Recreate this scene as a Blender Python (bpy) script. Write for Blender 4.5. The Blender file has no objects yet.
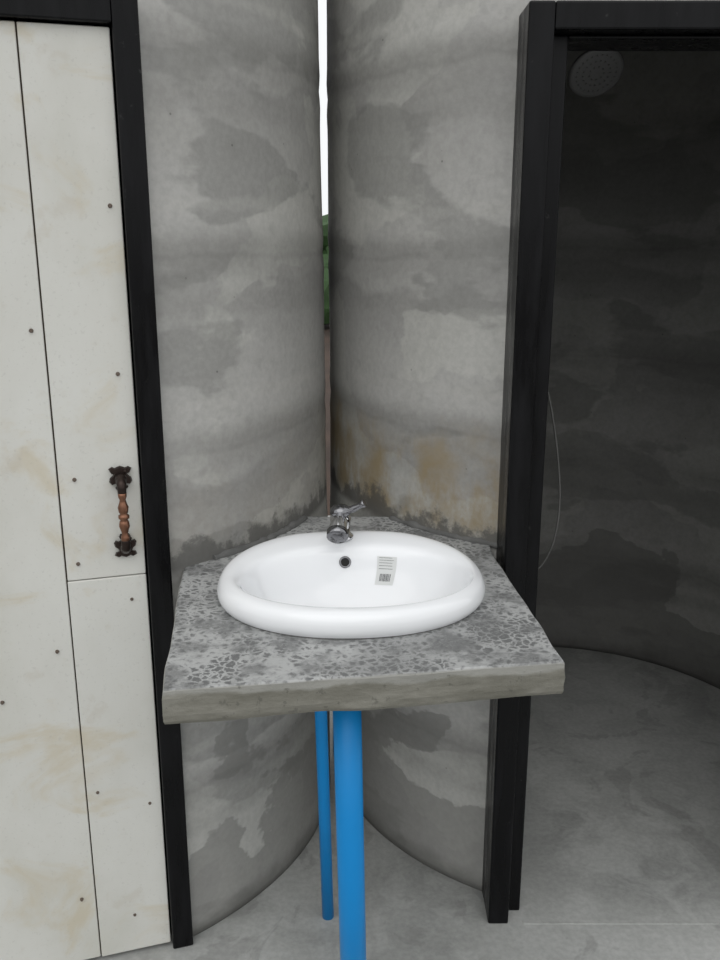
import bpy, bmesh, math, random
from mathutils import Vector, Matrix, noise
random.seed(4)
scene = bpy.context.scene
try:
    scene.view_settings.view_transform = 'Standard'
    scene.view_settings.look = 'None'
except Exception:
    pass

# ------------------------------------------------------------------ helpers
def link(ob):
    scene.collection.objects.link(ob); return ob

def bm_obj(name, bm, mat=None, smooth=False, parent=None, recalc=True):
    if recalc: bmesh.ops.recalc_face_normals(bm, faces=bm.faces)
    me = bpy.data.meshes.new(name); bm.to_mesh(me); bm.free()
    if smooth:
        for p in me.polygons: p.use_smooth = True
    ob = link(bpy.data.objects.new(name, me))
    if mat:
        for m in (mat if isinstance(mat, (list, tuple)) else [mat]): me.materials.append(m)
    if parent: ob.parent = parent
    return ob

def empty(name, loc=(0, 0, 0)):
    e = link(bpy.data.objects.new(name, None)); e.empty_display_size = .1
    return e

def add_box(bm, o, ax, ay, az, x0, x1, y0, y1, z0, z1, mi=0):
    vs = [bm.verts.new(o + ax*x + ay*y + az*z) for x in (x0, x1) for y in (y0, y1) for z in (z0, z1)]
    for f in ((0,1,3,2),(4,6,7,5),(0,4,5,1),(2,3,7,6),(0,2,6,4),(1,5,7,3)):
        fc = bm.faces.new([vs[i] for i in f]); fc.material_index = mi
    return vs

def bevel(ob, w, seg=2):
    m = ob.modifiers.new('bevel', 'BEVEL'); m.width = w; m.segments = seg; m.limit_method = 'ANGLE'
    return m

def tube(bm, pts, radii, seg=16, cap=True, mi=0):
    pts = [Vector(p) for p in pts]; rings = []
    n = len(pts); prev = None
    for i, p in enumerate(pts):
        t = (pts[min(i+1, n-1)] - pts[max(i-1, 0)]).normalized()
        if prev is None: u = t.orthogonal().normalized()
        else: u = (prev - t*prev.dot(t)).normalized()
        prev = u; w = t.cross(u)
        r = radii[i] if isinstance(radii, (list, tuple)) else radii
        rings.append([bm.verts.new(p + (u*math.cos(a) + w*math.sin(a))*r) for a in [2*math.pi*k/seg for k in range(seg)]])
    for a, b in zip(rings, rings[1:]):
        for k in range(seg):
            f = bm.faces.new([a[k], a[(k+1) % seg], b[(k+1) % seg], b[k]]); f.smooth = True; f.material_index = mi
    if cap:
        for r in (rings[0][::-1], rings[-1]):
            f = bm.faces.new(r); f.material_index = mi

def spline(pts, n=8):
    pts = [Vector(p) for p in pts]; out = []
    P = [pts[0]*2 - pts[1]] + pts + [pts[-1]*2 - pts[-2]]
    for i in range(1, len(P)-2):
        for k in range(n):
            t = k/n
            a, b, c, d = P[i-1], P[i], P[i+1], P[i+2]
            out.append(.5*((2*b) + (c-a)*t + (2*a-5*b+4*c-d)*t*t + (3*b-a-3*c+d)*t**3))
    out.append(pts[-1]); return out

# ------------------------------------------------------------------ node helpers
class NT:
    def __init__(s, name):
        s.m = bpy.data.materials.new(name); s.m.use_nodes = True
        s.t = s.m.node_tree; s.n = s.t.nodes; s.l = s.t.links
        s.b = s.n['Principled BSDF']
        s.co = s.n.new('ShaderNodeTexCoord').outputs['Object']
    def val(s, x, sock):
        if isinstance(x, (int, float)): sock.default_value = x
        elif isinstance(x, (tuple, list)): sock.default_value = tuple(x) if len(x) == len(sock.default_value) else tuple(x)+(1,)
        else: s.l.new(x, sock)
    def map(s, sc=(1, 1, 1), loc=(0, 0, 0), vec=None):
        n = s.n.new('ShaderNodeMapping'); n.inputs['Scale'].default_value = sc; n.inputs['Location'].default_value = loc
        s.l.new(vec or s.co, n.inputs['Vector']); return n.outputs[0]
    def noise(s, scale, detail=4, rough=.55, vec=None, dist=0):
        n = s.n.new('ShaderNodeTexNoise'); n.inputs['Scale'].default_value = scale
        n.inputs['Detail'].default_value = detail; n.inputs['Roughness'].default_value = rough; n.inputs['Distortion'].default_value = dist
        s.l.new(vec or s.co, n.inputs['Vector']); return n.outputs['Fac']
    def voro(s, scale, feature='DISTANCE_TO_EDGE', vec=None):
        n = s.n.new('ShaderNodeTexVoronoi'); n.feature = feature; n.inputs['Scale'].default_value = scale
        s.l.new(vec or s.co, n.inputs['Vector']); return n.outputs['Distance']
    def ramp(s, fac, stops):
        n = s.n.new('ShaderNodeValToRGB'); e = n.color_ramp.elements
        while len(e) < len(stops): e.new(.5)
        for el, (p, c) in zip(e, stops):
            el.position = p; el.color = (c, c, c, 1) if isinstance(c, (int, float)) else tuple(c)+(1,)
        s.l.new(fac, n.inputs[0]); return n.outputs[0]
    def mix(s, f, a, b, mode='MIX'):
        n = s.n.new('ShaderNodeMix'); n.data_type = 'RGBA'; n.blend_type = mode
        s.val(f, n.inputs[0]); s.val(a, n.inputs[6]); s.val(b, n.inputs[7]); return n.outputs[2]
    def math(s, op, a, b=0):
        n = s.n.new('ShaderNodeMath'); n.operation = op
        s.val(a, n.inputs[0]); s.val(b, n.inputs[1])
        return n.outputs[0]
    def jit(s, v, nz, amp):
        return s.math('ADD', v, s.math('MULTIPLY', s.math('SUBTRACT', nz, .5), amp))
    def range(s, v, a, b, c=0, d=1):
        n = s.n.new('ShaderNodeMapRange'); n.interpolation_type = 'SMOOTHSTEP'
        s.val(v, n.inputs[0])
        for i, x in enumerate((a, b, c, d)): n.inputs[i+1].default_value = x
        return n.outputs[0]
    def xyz(s):
        n = s.n.new('ShaderNodeSeparateXYZ'); s.l.new(s.co, n.inputs[0]); return n.outputs
    def bump(s, h, strength=.3, dist=.01):
        n = s.n.new('ShaderNodeBump'); n.inputs['Strength'].default_value = strength; n.inputs['Distance'].default_value = dist
        s.l.new(h, n.inputs['Height']); s.l.new(n.outputs[0], s.b.inputs['Normal'])
    def col(s, c): s.val(c, s.b.inputs['Base Color'])
    def rough(s, r): s.val(r, s.b.inputs['Roughness'])

def simple(name, col, rough=.5, metal=0, nscale=30, var=.15, bump=.05):
    t = NT(name); n = t.noise(nscale, 4)
    t.col(t.mix(n, tuple(c*(1-var) for c in col), tuple(min(1, c*(1+var)) for c in col)))
    t.rough(rough); t.b.inputs['Metallic'].default_value = metal
    if bump: t.bump(n, bump, .002)
    return t.m

# concrete rings -----------------------------------------------------
def ring_concrete(name, dark, stain=None, k=1.0, mould=.78, patch=1.0):
    t = NT(name); x, y, z = t.xyz()
    big = t.noise(2.6, 3, .5, t.map((1, 1, .8), (3.1*k, 1, 2)))
    med = t.noise(8, 5, .55, t.map((1, 1, 1.2), (0, k, 0)))
    fine = t.noise(70, 4, .6)
    zz = t.jit(t.jit(z, big, .30), med, .04)
    fr = t.math('FRACT', t.math('DIVIDE', t.math('ADD', zz, .05), .4))
    c = t.ramp(fr, [(0, .29), (.05, .37), (.30, .42), (.60, .39), (.80, .34), (.975, .30), (1, .29)])
    c = t.mix(t.range(med, .35, .65, .0, .3), c, (.34, .34, .33))
    n1 = t.noise(1.9, 5, .5, t.map((1, 1, 1.6), (7*k, 2, 5)), .2)
    pm = t.range(n1, .525, .54)
    c = t.mix(t.math('MULTIPLY', pm, .48*patch), c, (.49, .495, .48))
    n2 = t.noise(1.8, 5, .5, t.map((1, 1, 2.3), (1, 9*k, 3)), .2)
    dm = t.range(n2, .535, .57)
    c = t.mix(t.math('MULTIPLY', dm, .48*patch), c, (.19, .193, .19))
    def jband(lo, hi, off=0., amp=.05):
        fz = t.math('ABSOLUTE', t.math('SUBTRACT', t.math('FRACT', t.math('ADD', t.math('DIVIDE', t.jit(t.jit(z, med, .04), big, amp), .4), .5+off)), .5))
        return t.range(fz, lo, hi, 1, 0)
    vary = t.range(t.noise(2.2, 3, .5, t.map((1, 1, 1.5), (k, 4, 8))), .35, .62, .35, 1)
    c = t.mix(t.math('MULTIPLY', t.math('MULTIPLY', jband(.03, .17, 0, .07), .5), vary), c, (.20, .20, .195))
    c = t.mix(t.math('MULTIPLY', t.math('MULTIPLY', jband(.0, .03), .22), vary), c, (.14, .14, .138))
    c = t.mix(t.math('MULTIPLY', t.math('MULTIPLY', jband(.02, .09, .25, .05), .32), vary), c, (.24, .24, .235))
    c = t.mix(t.math('MULTIPLY', t.math('MULTIPLY', jband(.01, .05, -.25, .06), .28), vary), c, (.47, .47, .46))
    c = t.mix(t.range(t.noise(25, 5, .6), .5, .7, 0, .18), c, (.2, .2, .195))
    sp = t.range(fine, .3, .7, .93, 1.05)
    c = t.mix(1, c, sp, 'MULTIPLY')
    ph = t.range(t.voro(22, 'F1'), .04, .07, .55, 1)
    c = t.mix(t.range(med, .5, .62), c, t.mix(1, c, ph, 'MULTIPLY'))
    lz = t.range(t.jit(t.jit(z, n1, 1.1), med, .25), .36, .38, 1, 0)
    c = t.mix(t.math('MULTIPLY', lz, .58), c, (.17, .17, .165))
    lz2 = t.range(t.jit(z, t.noise(12, 4), .12), .0, .07, 1, 0)
    c = t.mix(t.math('MULTIPLY', lz2, .55), c, (.11, .11, .105))
    if stain:
        n3 = t.noise(4.2, 5, .6, t.map((1, 1, 1.4), (4, 4, 4)))
        h = t.math('MULTIPLY', t.range(z, .93, 1.0), t.range(t.jit(z, n3, .45), 1.05, 1.22, 1, 0))
        g = t.math('MULTIPLY', h, t.range(t.noise(7, 6, .65, t.map((1, 1, .6), (2, 4, 4))), .34, .6))
        c = t.mix(t.math('MULTIPLY', g, stain), c, (.285, .22, .12))
    if mould:
        n4 = t.noise(9, 6, .7)
        h2 = t.math('MULTIPLY', t.range(z, .93, .955), t.range(t.jit(z, n4, .26), .972, 1.005, 1, 0))
        c = t.mix(t.math('MULTIPLY', h2, mould), c, (.08, .08, .078))
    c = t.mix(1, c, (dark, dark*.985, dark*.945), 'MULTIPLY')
    t.col(c); t.rough(t.range(med, .3, .7, .6, .85))
    hh = t.math('ADD', t.math('MULTIPLY', med, .6), t.math('MULTIPLY', fine, .25))
    t.bump(hh, .18, .01)
    return t.m

M_ringL = ring_concrete('concrete_ring_a', 1.06, .10, 1.0, .7)
M_ringR = ring_concrete('concrete_ring_b', 1.0, .85, 1.7, .78)
M_ringInShade = ring_concrete('concrete_ring_inside_shade', .58, None, 2.3, 0)  # same ring concrete, with the dim interior's shade multiplied into its colour

def floor_mat():
    t = NT('polished_cement_floor')
    a = t.noise(1.7, 6, .6, t.map((1, 1, 1), (3, 0, 0)), .5); b = t.noise(7, 6, .65, None, .8); f = t.noise(70, 4, .6)
    c = t.ramp(a, [(.3, (.25, .255, .245)), (.5, (.36, .365, .35)), (.68, (.46, .465, .45))])
    c = t.mix(t.range(b, .42, .62, 0, .5), c, (.46, .465, .45))
    c = t.mix(t.range(t.noise(3.4, 5, .6, t.map((1, 1, 1), (9, 9, 0)), 1.2), .56, .6, 0, .4), c, (.22, .22, .21))
    c = t.mix(1, c, t.range(f, .3, .7, .9, 1.07), 'MULTIPLY')
    t.col(c); t.rough(t.range(a, .3, .7, .28, .5)); t.bump(b, .15, .006)
    return t.m
M_floor = floor_mat()

def slab_mat():
    t = NT('cement_countertop'); x, y, z = t.xyz()
    w = t.noise(6, 5, .6, None, .6)
    v = t.n.new('ShaderNodeVectorMath'); v.operation = 'ADD'; t.l.new(t.co, v.inputs[0])
    nn = t.n.new('ShaderNodeTexNoise'); nn.inputs['Scale'].default_value = 34; nn.inputs['Detail'].default_value = 5; nn.inputs['Roughness'].default_value = .7
    t.l.new(t.co, nn.inputs['Vector'])
    vs = t.n.new('ShaderNodeVectorMath'); vs.operation = 'SCALE'; vs.inputs['Scale'].default_value = .032
    t.l.new(nn.outputs['Color'], vs.inputs[0]); t.l.new(vs.outputs[0], v.inputs[1])
    cell = t.voro(62, 'DISTANCE_TO_EDGE', v.outputs[0])
    wid = t.range(w, .35, .68, .12, .42)
    net = t.math('SUBTRACT', 1, t.math('DIVIDE', cell, wid))
    net = t.range(net, -.2, .8)
    net = t.math('MULTIPLY', net, t.range(t.noise(14, 5, .65), .36, .56, .2, .95))
    c = t.mix(t.noise(5, 4), (.10, .103, .103), (.165, .168, .167))
    c = t.mix(net, c, (.42, .425, .42))
    streak = t.noise(7, 6, .7, t.map((1, 3, 1)), 1.0)
    c = t.mix(t.range(streak, .55, .68, 0, .5), c, (.40, .405, .40))
    c = t.mix(t.range(t.noise(3.5, 5, .6, t.map((1, 1, 1), (5, 5, 5))), .52, .62, 0, .4), c, (.14, .143, .142))
    c = t.mix(t.range(t.noise(170, 3, .6), .5, .72, 0, .4), c, (.38, .38, .37))
    s = t.noise(9, 6, .65, t.map((1, 1, 4)))
    sc = t.ramp(s, [(.3, (.12, .115, .092)), (.5, (.17, .164, .137)), (.7, (.235, .228, .197))])
    sc = t.mix(t.range(t.jit(z, t.noise(9, 4), .045), .932, .939, 0, .6), sc, (.32, .32, .30))
    sc = t.mix(t.range(t.noise(45, 4, .7), .60, .66, 0, .5), sc, (.07, .068, .058))
    side = t.range(z, .9455, .949, 1, 0)
    t.col(t.mix(side, c, sc)); t.rough(.6)
    hh = t.math('ADD', t.math('MULTIPLY', t.noise(45, 6, .75), .6), t.math('MULTIPLY', s, .8))
    t.bump(hh, .5, .008)
    return t.m
M_slab = slab_mat()

def door_mat():
    t = NT('whitewashed_board')
    a = t.noise(3, 5, .6, t.map((1, 1, .7), (2, 1, 0))); b = t.noise(11, 5, .6)
    c = t.ramp(a, [(.3, (.53, .525, .475)), (.5, (.60, .595, .555)), (.7, (.64, .64, .605))])
    st = t.math('MULTIPLY', t.range(t.noise(4.5, 5, .6, t.map((1, 1, 1.3), (5, 3, 8)), .6), .53, .68), .5)
    c = t.mix(st, c, (.50, .42, .27))
    c = t.mix(t.range(b, .6, .7, 0, .3), c, (.48, .44, .37))
    c = t.mix(t.range(t.noise(150, 2), .6, .72, 0, .25), c, (.4, .39, .36))
    t.col(c); t.rough(.6); t.bump(b, .1, .004)
    return t.m
M_door = door_mat()

def black_mat():
    t = NT('black_painted_timber')
    n = t.noise(8, 5, .6, t.map((4, 4, .6))); f = t.noise(35, 4, .65)
    c = t.mix(t.range(n, .4, .7), (.002, .002, .0025), (.006, .006, .007))
    c = t.mix(t.range(f, .66, .76, 0, .5), c, (.06, .06, .058))
    t.col(c); t.rough(t.range(n, .3, .7, .22, .4)); t.b.inputs['Specular IOR Level'].default_value = .18
    t.bump(n, .12, .004)
    return t.m
M_black = black_mat()
M_seam = simple('dark_seam', (.06, .045, .03), .9, 0, 30, .2, 0)
M_nail = simple('rusty_nail', (.13, .10, .08), .6, .3, 60, .3, 0)
M_blue = simple('blue_pvc', (.005, .22, .56), .35, 0, 6, .08, .02)
M_blue.node_tree.nodes['Principled BSDF'].inputs['Specular IOR Level'].default_value = .25
M_mortar = simple('rough_mortar', (.13, .13, .126), .9, 0, 25, .5, .6)
M_chrome = simple('chrome', (.66, .66, .67), .1, 1, 20, .03, 0)
M_chromeDarkRefl = simple('chrome_dark_reflections', (.22, .22, .23), .16, 1, 20, .1, 0)  # plain chrome, dark reflections put into the base colour
M_greymetal = simple('dull_grey_metal', (.16, .16, .16), .5, .3, 20, .1, 0)
M_iron = simple('antique_bronze', (.035, .024, .02), .35, .75, 50, .5, .25)
M_copper = simple('copper', (.22, .11, .07), .3, .9, 40, .6, .1)
M_hole = simple('dark_hole', (.01, .01, .01), .8, 0, 20, .1, 0)
M_label = simple('paper_label', (.64, .65, .64), .6, 0, 60, .04, 0)
M_ink = simple('label_ink', (.06, .06, .065), .7, 0, 60, .1, 0)
M_cable = simple('grey_cable', (.09, .09, .085), .5, 0, 20, .1, 0)
M_soil = simple('red_soil', (.05, .03, .02), .95, 0, 1.2, .9, .4)
M_leaf = simple('leaves', (.03, .07, .02), .7, 0, 5, .6, .3)
def ceramic():
    t = NT('white_ceramic'); n = t.noise(4, 2)
    t.col(t.mix(n, (.80, .81, .825), (.83, .84, .855))); t.rough(.08)
    t.b.inputs['Coat Weight'].default_value = .3
    return t.m
M_cer = ceramic()

X, Y, Z = Vector((1, 0, 0)), Vector((0, 1, 0)), Vector((0, 0, 1))
# ------------------------------------------------------------------ ring walls
CL = Vector((-.893, 2.45, 0)); CR = Vector((.710, 2.672, 0)); R = .80; TH = .06; DH = 2.06; HT = 2.4
def ang(p, c): return math.atan2(p.y-c.y, p.x-c.x) % (2*math.pi)

def ring_wall(name, C, a0, a1, mats, taper=0):
    no, nw = 26, 130
    th = [a0 + (a1-a0)*i/no for i in range(no)] + [a1 + (2*math.pi-(a1-a0))*i/nw for i in range(nw)]
    nz = 120; zs = [HT*j/nz for j in range(nz+1)]
    bm = bmesh.new(); g = []
    for z in zs:
        row = []
        for a in th:
            dz = (z+.2) % .4 - .2
            r = R + (-.0015*math.exp(-(dz/.016)**2) + .0015*math.exp(-((abs(dz)-.04)/.026)**2) if .1 < z < HT-.1 else 0)
            r += .003*(noise.noise(Vector((math.cos(a)*2, math.sin(a)*2, z*2.2+C.x)))) - taper*max(0, z-.8)
            row.append(bm.verts.new((C.x+r*math.cos(a), C.y+r*math.sin(a), z)))
        g.append(row)
    n = len(th)
    for j in range(nz):
        for i in range(n):
            if i < no and zs[j] < DH-.001: continue
            f = bm.faces.new([g[j][i], g[j][(i+1) % n], g[j+1][(i+1) % n], g[j+1][i]]); f.smooth = True
    for v in [v for v in bm.verts if not v.link_faces]: bm.verts.remove(v)
    ob = bm_obj(name, bm, mats, recalc=False)
    s = ob.modifiers.new('thick', 'SOLIDIFY'); s.thickness = TH; s.offset = -1; s.material_offset = 1; s.use_even_offset = False
    return ob

PR = Vector((.317, 1.858, 0)); WR = .788
ring_wall('wall_right', CR, ang(PR+X*.035+Y*.08, CR), ang(PR+X*(WR-.035)+Y*.08, CR), [M_ringR, M_ringInShade])
dl = Vector((-.956, -.292, 0)).normalized(); nl = Vector((.292, -.956, 0)).normalized()
PL = Vector((-.403, 1.80, 0)); WL = .66
aL0 = ang(PL+dl*(WL-.03), CL); aL1 = ang(PL+dl*.03, CL)
ring_wall('wall_left', CL, aL0, aL1, [M_ringL, M_ringInShade], .008)

bm = bmesh.new()
for C in (CL, CR):
    vs = []
    for zz in (HT+.001, HT+.07):
        vs.append([bm.verts.new((C.x+.778*math.cos(a), C.y+.778*math.sin(a), zz)) for a in [2*math.pi*k/96 for k in range(96)]])
    bm.faces.new(vs[0][::-1]); bm.faces.new(vs[1])
    for k in range(96): bm.faces.new([vs[0][k], vs[0][(k+1) % 96], vs[1][(k+1) % 96], vs[1][k]])
bm_obj('shade_caps', bm, M_ringInShade)  # unseen caps added over both rings so the interiors stay dark

bm = bmesh.new(); add_box(bm, Vector(), X, Y, Z, -5, 5, -5, 5.2, -.12, 0)
bm_obj('floor', bm, M_floor)
bm = bmesh.new(); add_box(bm, Vector(), X, Y, Z, -40, 40, -40, 60, -.3, -.10)
bm_obj('ground', bm, M_soil)

bm = bmesh.new()
for i in range(60):
    c = Vector((random.uniform(-3.5, 2.2), random.uniform(17, 19), random.uniform(.3, 1.6)))
    m = bmesh.ops.create_icosphere(bm, subdivisions=2, radius=random.uniform(.35, .6), matrix=Matrix.Translation(c))
    for v in m['verts']:
        v.co += (v.co-c)*noise.noise(v.co*4)*.6
bm_obj('hedge', bm, M_leaf)

# ------------------------------------------------------------------ door frames
def frame(name, P, ax, out, W, wo, wi, rebate, depth, FH, topstop):
    bm = bmesh.new(); ay = -out
    for s0, s1 in ((0, wo), (W-wo, W)):
        add_box(bm, P, ax, ay, Z, s0, s1, 0, depth, 0, FH)
    add_box(bm, P, ax, ay, Z, wo, W-wo, 0, depth, FH-wo, FH)
    for s0, s1 in ((wo, wo+wi), (W-wo-wi, W-wo)):
        add_box(bm, P, ax, ay, Z, s0, s1, rebate, depth, 0, FH-wo)
    if topstop:
        add_box(bm, P, ax, ay, Z, wo+wi, W-wo-wi, rebate, depth, FH-wo-topstop, FH-wo)
    ob = bm_obj(name, bm, M_black); bevel(ob, .004, 2)
    return ob
frame('door_frame', PR, X, -Y, WR, .05, .036, .045, .17, DH+.010, .008)
frame('door_frame.001', PL+nl*.012, dl, nl, WL, .048, .02, .05, .15, DH+.002, .02)

# left door leaf -----------------------------------------------------
door = empty('door_1')
DO = PL.copy(); ay = -nl
t0, t1, zt = .052, WL-.052, DH-.050
bm = bmesh.new()
st = .212
add_box(bm, DO, dl, ay, Z, st+.0016, t1, .004, .03, .012, zt)
add_box(bm, DO, dl, ay, Z, t0, st-.0016, .004, .03, .9545, zt)
add_box(bm, DO, dl, ay, Z, t0, st-.0012, .002, .03, .012, .9525)
leaf = bm_obj('leaf', bm, M_door, parent=door); bevel(leaf, .0015, 1)
bm = bmesh.new(); add_box(bm, DO, dl, ay, Z, t0, t1, .012, .034, .012, zt)
bm_obj('seam_backing', bm, M_seam, parent=door)
bm = bmesh.new()
for (t, z) in [(.075,1.70),(.08,1.38),(.085,.90),(.075,.40),(.235,1.47),(.185,1.17),
               (.19,.99),(.24,.80),(.19,.45),(.24,.18),(.33,1.6),(.34,1.1),(.36,.7),(.57,1.8),(.57,1.2),(.57,.6),(.13,.11)]:
    c = DO + dl*(t+random.uniform(-.006, .006)) + nl*(-.002) + Z*z
    rot = nl.to_track_quat('Z', 'Y').to_matrix().to_4x4()
    bmesh.ops.create_cone(bm, cap_ends=True, segments=12, radius1=.0045, radius2=.003, depth=.005, matrix=Matrix.Translation(c) @ rot)
bm_obj('nail_heads', bm, M_nail, parent=door)

# door handle ---------------------------------------------------------
H = empty('door_handle'); hc = DO + dl*.090 + Z*1.095
def hp(u, w, n): return hc + (-dl)*u + Z*w + nl*n
def lathe(bm, prof, mi=0, seg=20):
    rings = []
    for w, r in prof:
        rings.append([bm.verts.new(hp(r*math.cos(a), w, .034 + r*math.sin(a))) for a in [2*math.pi*k/seg for k in range(seg)]])
    for a, b in zip(rings, rings[1:]):
        for k in range(seg):
            f = bm.faces.new([a[k], a[(k+1) % seg], b[(k+1) % seg], b[k]]); f.smooth = True; f.material_index = mi
    bm.faces.new(rings[0]); bm.faces.new(rings[-1][::-1])
bm = bmesh.new()
lathe(bm, [(-.052,.005),(-.050,.009),(-.042,.0085),(-.036,.006),(-.030,.0075),(-.020,.011),(-.010,.0095),(-.006,.007),(-.003,.011),(.003,.011),(.006,.007),(.010,.0095),(.020,.011),(.030,.0075),(.036,.006),(.042,.0085),(.050,.009),(.052,.005)])
bm_obj('grip', bm, M_copper, parent=H)
for nm, s in (('upper_bracket', 1), ('lower_bracket', -1)):
    bm = bmesh.new()
    out = [(0,-.034),(.009,-.032),(.012,-.024),(.008,-.016),(.012,-.010),(.019,-.014),(.023,-.006),(.021,.006),(.015,.012),(.013,.02),(.020,.022),(.023,.032),(.016,.038),(.010,.034),(.007,.036),(0,.040)]
    out = out + [(-u, w) for u, w in out[-2:0:-1]]
    a = [bm.verts.new(hp(u, s*.070+s*w*.72, 0.0005)) for u, w in out]; b = [bm.verts.new(hp(u*.88, s*.070+s*w*.66, .007)) for u, w in out]
    bm.faces.new(a); bm.faces.new(b)
    for k in range(len(a)): bm.faces.new([a[k], a[(k+1) % len(a)], b[(k+1) % len(a)], b[k]])
    tube(bm, spline([hp(0, s*.074, .004), hp(0, s*.072, .022), hp(0, s*.064, .033), hp(0, s*.050, .034)], 6), [.012]*6+[.010]*6+[.009]*7, 14)
    for w in (.088, .056):
        bmesh.ops.create_uvsphere(bm, u_segments=10, v_segments=6, radius=.004, matrix=Matrix.Translation(hp(.010, s*w, .008)))
    bm_obj(nm, bm, M_iron, parent=H)

bm = bmesh.new(); add_box(bm, PR, X, Y, Z, .088, WR-.088, .0, .010, -.01, .0015)
bm_obj('trim_1', bm, M_floor)

# ------------------------------------------------------------------ countertop
def circ_pts(C, ya, yb, side, n=24, rr=R-.006):
    out = []
    for i in range(n+1):
        y = ya+(yb-ya)*i/n; dx = math.sqrt(rr*rr-(y-C.y)**2)
        out.append(Vector((C.x+side*dx, y, 0)))
    return out
TB = .888
FL, FR = Vector((-.3155, 1.29, 0)), Vector((.3477, 1.389, 0))
edge = []
N = 40
for i in range(N): edge.append(FL.lerp(FR, i/N))
RB = Vector((.300, 1.945, 0))
for i in range(20): edge.append(FR.lerp(RB, i/20))
edge += circ_pts(CR, 1.99, 2.2, -1)
edge += circ_pts(CL, 2.2, 1.885, 1)
LB = Vector((-.385, 1.838, 0))
for i in range(20): edge.append(LB.lerp(FL, i/20))
bm = bmesh.new()
def wob(p, k):
    return Vector((noise.noise(p*12+Vector((k, 0, 0))), noise.noise(p*12+Vector((0, k, 5))), 0))*.0035
lv = [(TB, .002), (TB+.006, -.001), (.905, -.001), (.92, -.001), (.934, -.001), (.946, .000), (.95, .004)]
cen = Vector((0, 1.65, 0)); rings = []
for z, ins in lv:
    rings.append([bm.verts.new(p + (cen-p).normalized()*ins + wob(p + Z*z*5, 3) + Z*(z + noise.noise(p*7+Z*z)*.0016*(1 if z > .9 else 2.2))) for p in edge])
n = len(edge)
for a, b in zip(rings, rings[1:]):
    for k in range(n): bm.faces.new([a[k], a[(k+1) % n], b[(k+1) % n], b[k]])
bm.faces.new(rings[0][::-1]); bm.faces.new(rings[-1])
slab = bm_obj('concrete_countertop', bm, M_slab)

# ------------------------------------------------------------------ wash basin
BC = Vector((-.017, 1.683, 0)); ROT = math.radians(3)
prof = [(0,-.02,.02,.02,.835,0),(0,-.02,.08,.06,.838,0),(0,-.015,.15,.10,.858,0),(0,-.01,.195,.135,.90,0),(0,-.005,.212,.155,.94,0),(0,0,.251,.202,.9495,0),
        (0,0,.261,.210,.955,.2),(0,0,.266,.2145,.966,.5),(0,0,.2655,.214,.979,.8),(0,0,.260,.209,.991,1),(0,0,.250,.199,.9985,1),(.003,-.006,.240,.180,1.001,1),
        (.006,-.018,.233,.160,.998,.9),(.008,-.024,.228,.150,.992,.7),(.009,-.027,.223,.144,.979,.4),(.009,-.029,.214,.136,.955,.1),(.006,-.03,.194,.120,.922,0),(.004,-.03,.155,.092,.893,0),
        (0,-.03,.10,.06,.876,0),(0,-.03,.05,.035,.871,0),(0,-.03,.022,.022,.869,0)]
def pinterp(s):
    i = min(int(s), len(prof)-2); t = s-i
    g = lambda k: prof[max(0, min(len(prof)-1, k))]
    a, b, c, d = g(i-1), g(i), g(i+1), g(i+2)
    return [.5*(2*b[j] + (c[j]-a[j])*t + (2*a[j]-5*b[j]+4*c[j]-d[j])*t*t + (3*b[j]-a[j]-3*c[j]+d[j])*t**3) for j in range(6)]
def bsurf(theta, s):
    ox, oy, a, b, z, lw = pinterp(s)
    c, sn = math.cos(theta), math.sin(theta); e = 2/2.12
    x = ox + a*math.copysign(abs(c)**e, c); y = oy + b*math.copysign(abs(sn)**e, sn)
    z += lw*.020*(max(0, min(1, (y+.02)/.2))**1.3)
    return BC + Vector((x*math.cos(ROT)-y*math.sin(ROT), x*math.sin(ROT)+y*math.cos(ROT), z))
bm = bmesh.new(); seg = 128; sub = 4; rings = []
for i in range((len(prof)-1)*sub+1):
    s = i/sub
    rings.append([bm.verts.new(bsurf(2*math.pi*(k+.5)/seg, s)) for k in range(seg)])
for a, b in zip(rings, rings[1:]):
    for k in range(seg):
        f = bm.faces.new([a[k], a[(k+1) % seg], b[(k+1) % seg], b[k]]); f.smooth = True
bm.faces.new(rings[0][::-1]); bm.faces.new(rings[-1])
basin = empty('washbasin')
bm_obj('bowl', bm, M_cer, parent=basin)
bm = bmesh.new()
ra, rb = [], []
for k in range(64):
    a = 2*math.pi*k/64; p = BC + Vector((.225*math.cos(a), .17*math.sin(a)-.004, 0))
    ra.append(bm.verts.new(p+Z*.8)); rb.append(bm.verts.new(p+Z*1.1))
bm.faces.new(ra[::-1]); bm.faces.new(rb)
for k in range(64): bm.faces.new([ra[k], ra[(k+1) % 64], rb[(k+1) % 64], rb[k]])
cut = bm_obj('cut_tmp', bm)
mo = slab.modifiers.new('b', 'BOOLEAN'); mo.object = cut; mo.operation = 'DIFFERENCE'; mo.solver = 'EXACT'
dg = bpy.context.evaluated_depsgraph_get(); dg.update()
nm = bpy.data.meshes.new_from_object(slab.evaluated_get(dg)); slab.modifiers.clear(); slab.data = nm
bpy.data.objects.remove(cut)
bm = bmesh.new()
pts = [bsurf(2*math.pi*k/90, 5.0) + Z*.001 for k in range(91)]
tube(bm, pts, [.006+.003*noise.noise(p*20) for p in pts], 8, False)
bm_obj('sealing_bead', bm, M_mortar, parent=slab)

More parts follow.
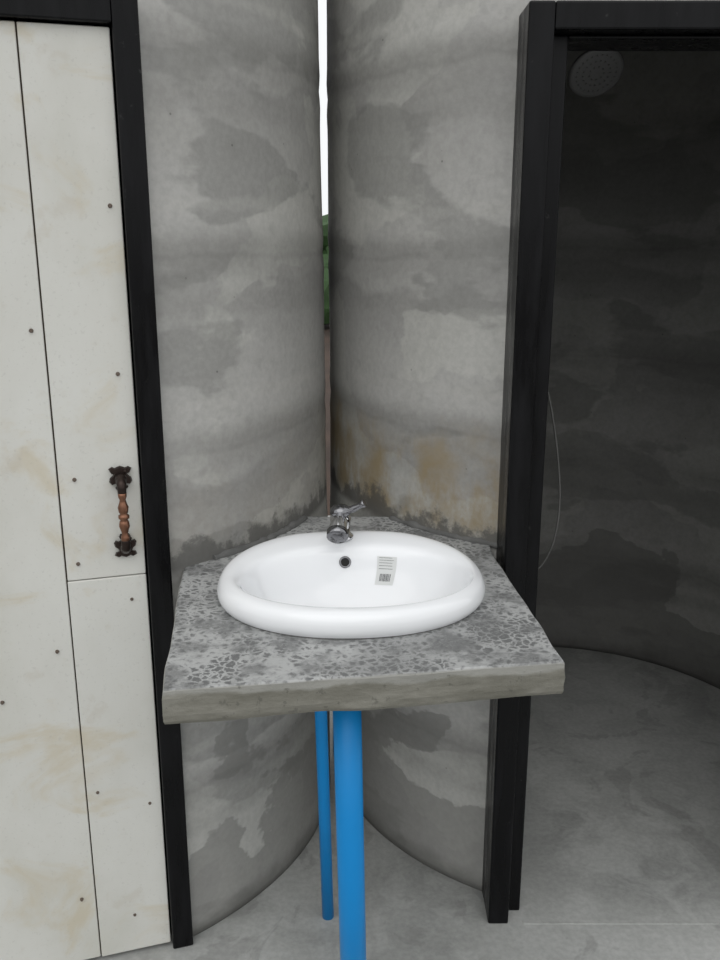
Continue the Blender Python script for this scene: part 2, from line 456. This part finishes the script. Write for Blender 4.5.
def frame_at(theta, s):
    p = bsurf(theta, s); du = (bsurf(theta+.01, s)-p).normalized(); dv = (bsurf(theta, s+.05)-p).normalized()
    n = du.cross(dv).normalized()
    if n.y > 0: n = -n
    return p, n
thO = math.radians(94)
p, nrm = frame_at(thO, 14.3)
rotm = nrm.to_track_quat('Z', 'Y').to_matrix().to_4x4()
bm = bmesh.new()
pts = [p + nrm*.001 + (rotm.to_3x3() @ Vector((math.cos(a), math.sin(a), 0)))*.0105 for a in [2*math.pi*k/28 for k in range(29)]]
tube(bm, pts, .0024, 8, False); bm_obj('overflow_ring', bm, M_chromeDarkRefl, parent=basin)
bm = bmesh.new(); bmesh.ops.create_cone(bm, cap_ends=True, segments=28, radius1=.0098, radius2=.0098, depth=.003, matrix=Matrix.Translation(p+nrm*.0005) @ rotm)
bm_obj('overflow_hole', bm, M_hole, parent=basin)
p0 = BC + Vector((.001, -.03, .8705))
bm = bmesh.new()
bmesh.ops.create_cone(bm, cap_ends=True, segments=32, radius1=.024, radius2=.020, depth=.005, matrix=Matrix.Translation(p0))
bmesh.ops.create_cone(bm, cap_ends=True, segments=32, radius1=.012, radius2=.008, depth=.006, matrix=Matrix.Translation(p0+Z*.004))
bm_obj('drain', bm, M_chrome, parent=basin)
def patch(bm, ta, tb, sa, sb, off, mi=0, nu=6, nv=6):
    g = []
    for j in range(nv+1):
        row = []
        for i in range(nu+1):
            th_ = ta+(tb-ta)*i/nu; s = sa+(sb-sa)*j/nv
            q, nn_ = frame_at(th_, s); row.append(bm.verts.new(q+nn_*off))
        g.append(row)
    for j in range(nv):
        for i in range(nu):
            f = bm.faces.new([g[j][i], g[j][i+1], g[j+1][i+1], g[j+1][i]]); f.material_index = mi
ta, tb = math.radians(78), math.radians(67); sa, sb = 13.8, 15.7
bm = bmesh.new(); patch(bm, ta, tb, sa, sb, .0006)
L = lambda u, v: (ta+(tb-ta)*u, sa+(sb-sa)*v)
def ink(u0, u1, v0, v1):
    a, c = L(u0, v0); b, d = L(u1, v1); patch(bm, a, b, c, d, .0010, 1, 2, 1)
for k in range(5): ink(.1, .9-.15*random.random(), .06+.11*k, .075+.11*k)
u = .2
while u < .8:
    w = random.choice([.015, .03, .045]); ink(u, u+w, .68, .9); u += w+.03
bm_obj('label', bm, [M_label, M_ink], parent=basin, recalc=False)

# ------------------------------------------------------------------ faucet
fa = empty('faucet'); fb = Vector((-.042, 1.846, 1.0165))
bm = bmesh.new()
tube(bm, [fb+Z*z for z in (-.002, .004, .006, .010, .030, .044, .050, .052)], [.028, .028, .025, .021, .021, .023, .020, .013], 24)
sd = Vector((-.05, -1, 0)).normalized()
tube(bm, spline([fb+Z*.030, fb+sd*.03+Z*.042, fb+sd*.062+Z*.044, fb+sd*.085+Z*.034], 6), [.017]*8+[.018]*11, 18)
bm_obj('body', bm, M_chrome, parent=fa)
bm = bmesh.new()
q = fb+sd*.083+Z*.036; dd = (sd*.9-Z*.6).normalized()
tube(bm, [q-dd*.006, q-dd*.004, q+dd*.010, q+dd*.012, q+dd*.012, q+dd*.004], [.019, .0225, .0225, .020, .014, .014], 24)
bm_obj('aerator', bm, M_chromeDarkRefl, parent=fa)
bm = bmesh.new()
tube(bm, [fb+Z*z for z in (.050, .054, .064, .070, .072)], [.020, .023, .022, .015, .006], 24)
lvp = spline([fb+Z*.060, fb+Vector((.018, -.012, .064)), fb+Vector((.035, -.02, .073)), fb+Vector((.052, -.026, .084))], 5)
tube(bm, lvp, [.010]*5+[.008]*5+[.0065]*4+[.009, .008], 12)
bm_obj('lever', bm, M_chromeDarkRefl, parent=fa)

bm = bmesh.new()
for C, ya, yb, sd_ in ((CR, 1.96, 2.18, -1), (CL, 1.885, 2.18, 1)):
    for z in (.951, .885):
        pts = circ_pts(C, ya, yb, sd_, 60, R+.000)
        pts = [p+Z*(z+.004*noise.noise(p*30)) for p in pts]
        tube(bm, pts, [.008+.007*abs(noise.noise(p*22+Vector((3, 1, 2)))) + .004*noise.noise(p*70) for p in pts], 10)
bm_obj('mortar_fillet', bm, M_mortar, parent=slab)

# ------------------------------------------------------------------ blue pipes
bm = bmesh.new()
b0, b1 = Vector((-.008, 1.45, 0)), Vector((-.024, 1.43, .888))
tube(bm, [b0, b0.lerp(b1, .5), b1], .0255, 28)
bm_obj('blue_drain_pipe', bm, M_blue)
bm = bmesh.new()
b0, b1 = Vector((-.080, 1.885, 0)), Vector((-.096, 1.86, .888))
tube(bm, [b0, b0.lerp(b1, .5), b1], .0145, 20)
bm_obj('blue_water_pipe', bm, M_blue)

# ------------------------------------------------------------------ shower + cable
sh = empty('shower_head'); sc = Vector((.585, 2.42, 2.035))
bm = bmesh.new()
tilt = Matrix.Translation(sc) @ Matrix.Rotation(math.radians(-46), 4, 'X') @ Matrix.Rotation(math.radians(-6), 4, 'Y')
prof2 = [(0.0, -.006), (.060, -.006), (.068, -.004), (.070, 0), (.066, .006), (.040, .014), (.018, .024), (.014, .040), (.0, .042)]
rr = []
for r, z in prof2:
    rr.append([bm.verts.new(tilt @ Vector((max(r, .0004)*math.cos(a), max(r, .0004)*math.sin(a), z))) for a in [2*math.pi*k/40 for k in range(40)]])
for a, b in zip(rr, rr[1:]):
    for k in range(40):
        f = bm.faces.new([a[k], a[(k+1) % 40], b[(k+1) % 40], b[k]]); f.smooth = True
for r in (.018, .034, .05):
    for k in range(int(r*500)):
        a = 2*math.pi*k/int(r*500)
        bmesh.ops.create_uvsphere(bm, u_segments=6, v_segments=4, radius=.0022, matrix=tilt @ Matrix.Translation((r*math.cos(a), r*math.sin(a), -.006)))
bm_obj('rose', bm, M_greymetal, parent=sh)
bm = bmesh.new(); j = tilt @ Vector((0, 0, .04))
bmesh.ops.create_uvsphere(bm, u_segments=16, v_segments=10, radius=.017, matrix=Matrix.Translation(j))
we = Vector((.712-.735*math.cos(.2), 2.65-.735*math.sin(.2)*.6, 2.13))
tube(bm, spline([j, j+Vector((-.005, .01, .05)), j+Vector((-.08, .02, .075)), (we+j)/2+Z*.035, we], 8), .009, 14)
tube(bm, [we+X*.012, we+X*.008, we-X*.004], [.018, .028, .03], 20)
bm_obj('arm', bm, M_chrome, parent=sh)
bm = bmesh.new()
tube(bm, spline([(.405, 2.030, 1.36), (.430, 2.04, 1.30), (.458, 2.05, 1.18), (.474, 2.05, 1.05), (.466, 2.04, .95), (.440, 2.04, .88), (.405, 2.030, .86)], 10), .0025, 8)
bm_obj('electric_cable', bm, M_cable)

# ------------------------------------------------------------------ light + camera
w = bpy.data.worlds.new('overcast_sky'); scene.world = w; w.use_nodes = True
nt = w.node_tree; bg = nt.nodes['Background']
tc = nt.nodes.new('ShaderNodeTexCoord'); sx = nt.nodes.new('ShaderNodeSeparateXYZ'); cr = nt.nodes.new('ShaderNodeValToRGB')
nt.links.new(tc.outputs['Generated'], sx.inputs[0]); nt.links.new(sx.outputs[2], cr.inputs[0]); nt.links.new(cr.outputs[0], bg.inputs[0])
cr.color_ramp.elements[0].color = (.86, .88, .89, 1); cr.color_ramp.elements[1].color = (.98, .99, 1.0, 1)
bg.inputs[1].default_value = 1.10
sun = bpy.data.lights.new('overcast_sun', 'SUN'); sun.energy = .75; sun.angle = math.radians(60); sun.color = (1, .99, .97)
so = link(bpy.data.objects.new('overcast_sun', sun)); so.rotation_euler = Vector((.15, 1, -1.2)).to_track_quat('-Z', 'Y').to_euler()

cam = bpy.data.cameras.new('camera'); co = link(bpy.data.objects.new('camera', cam))
cam.sensor_width = 36; cam.lens = 33.75
co.location = (0, 0, 1.65); co.rotation_euler = (math.radians(90-15.34), 0, 0)
scene.camera = co
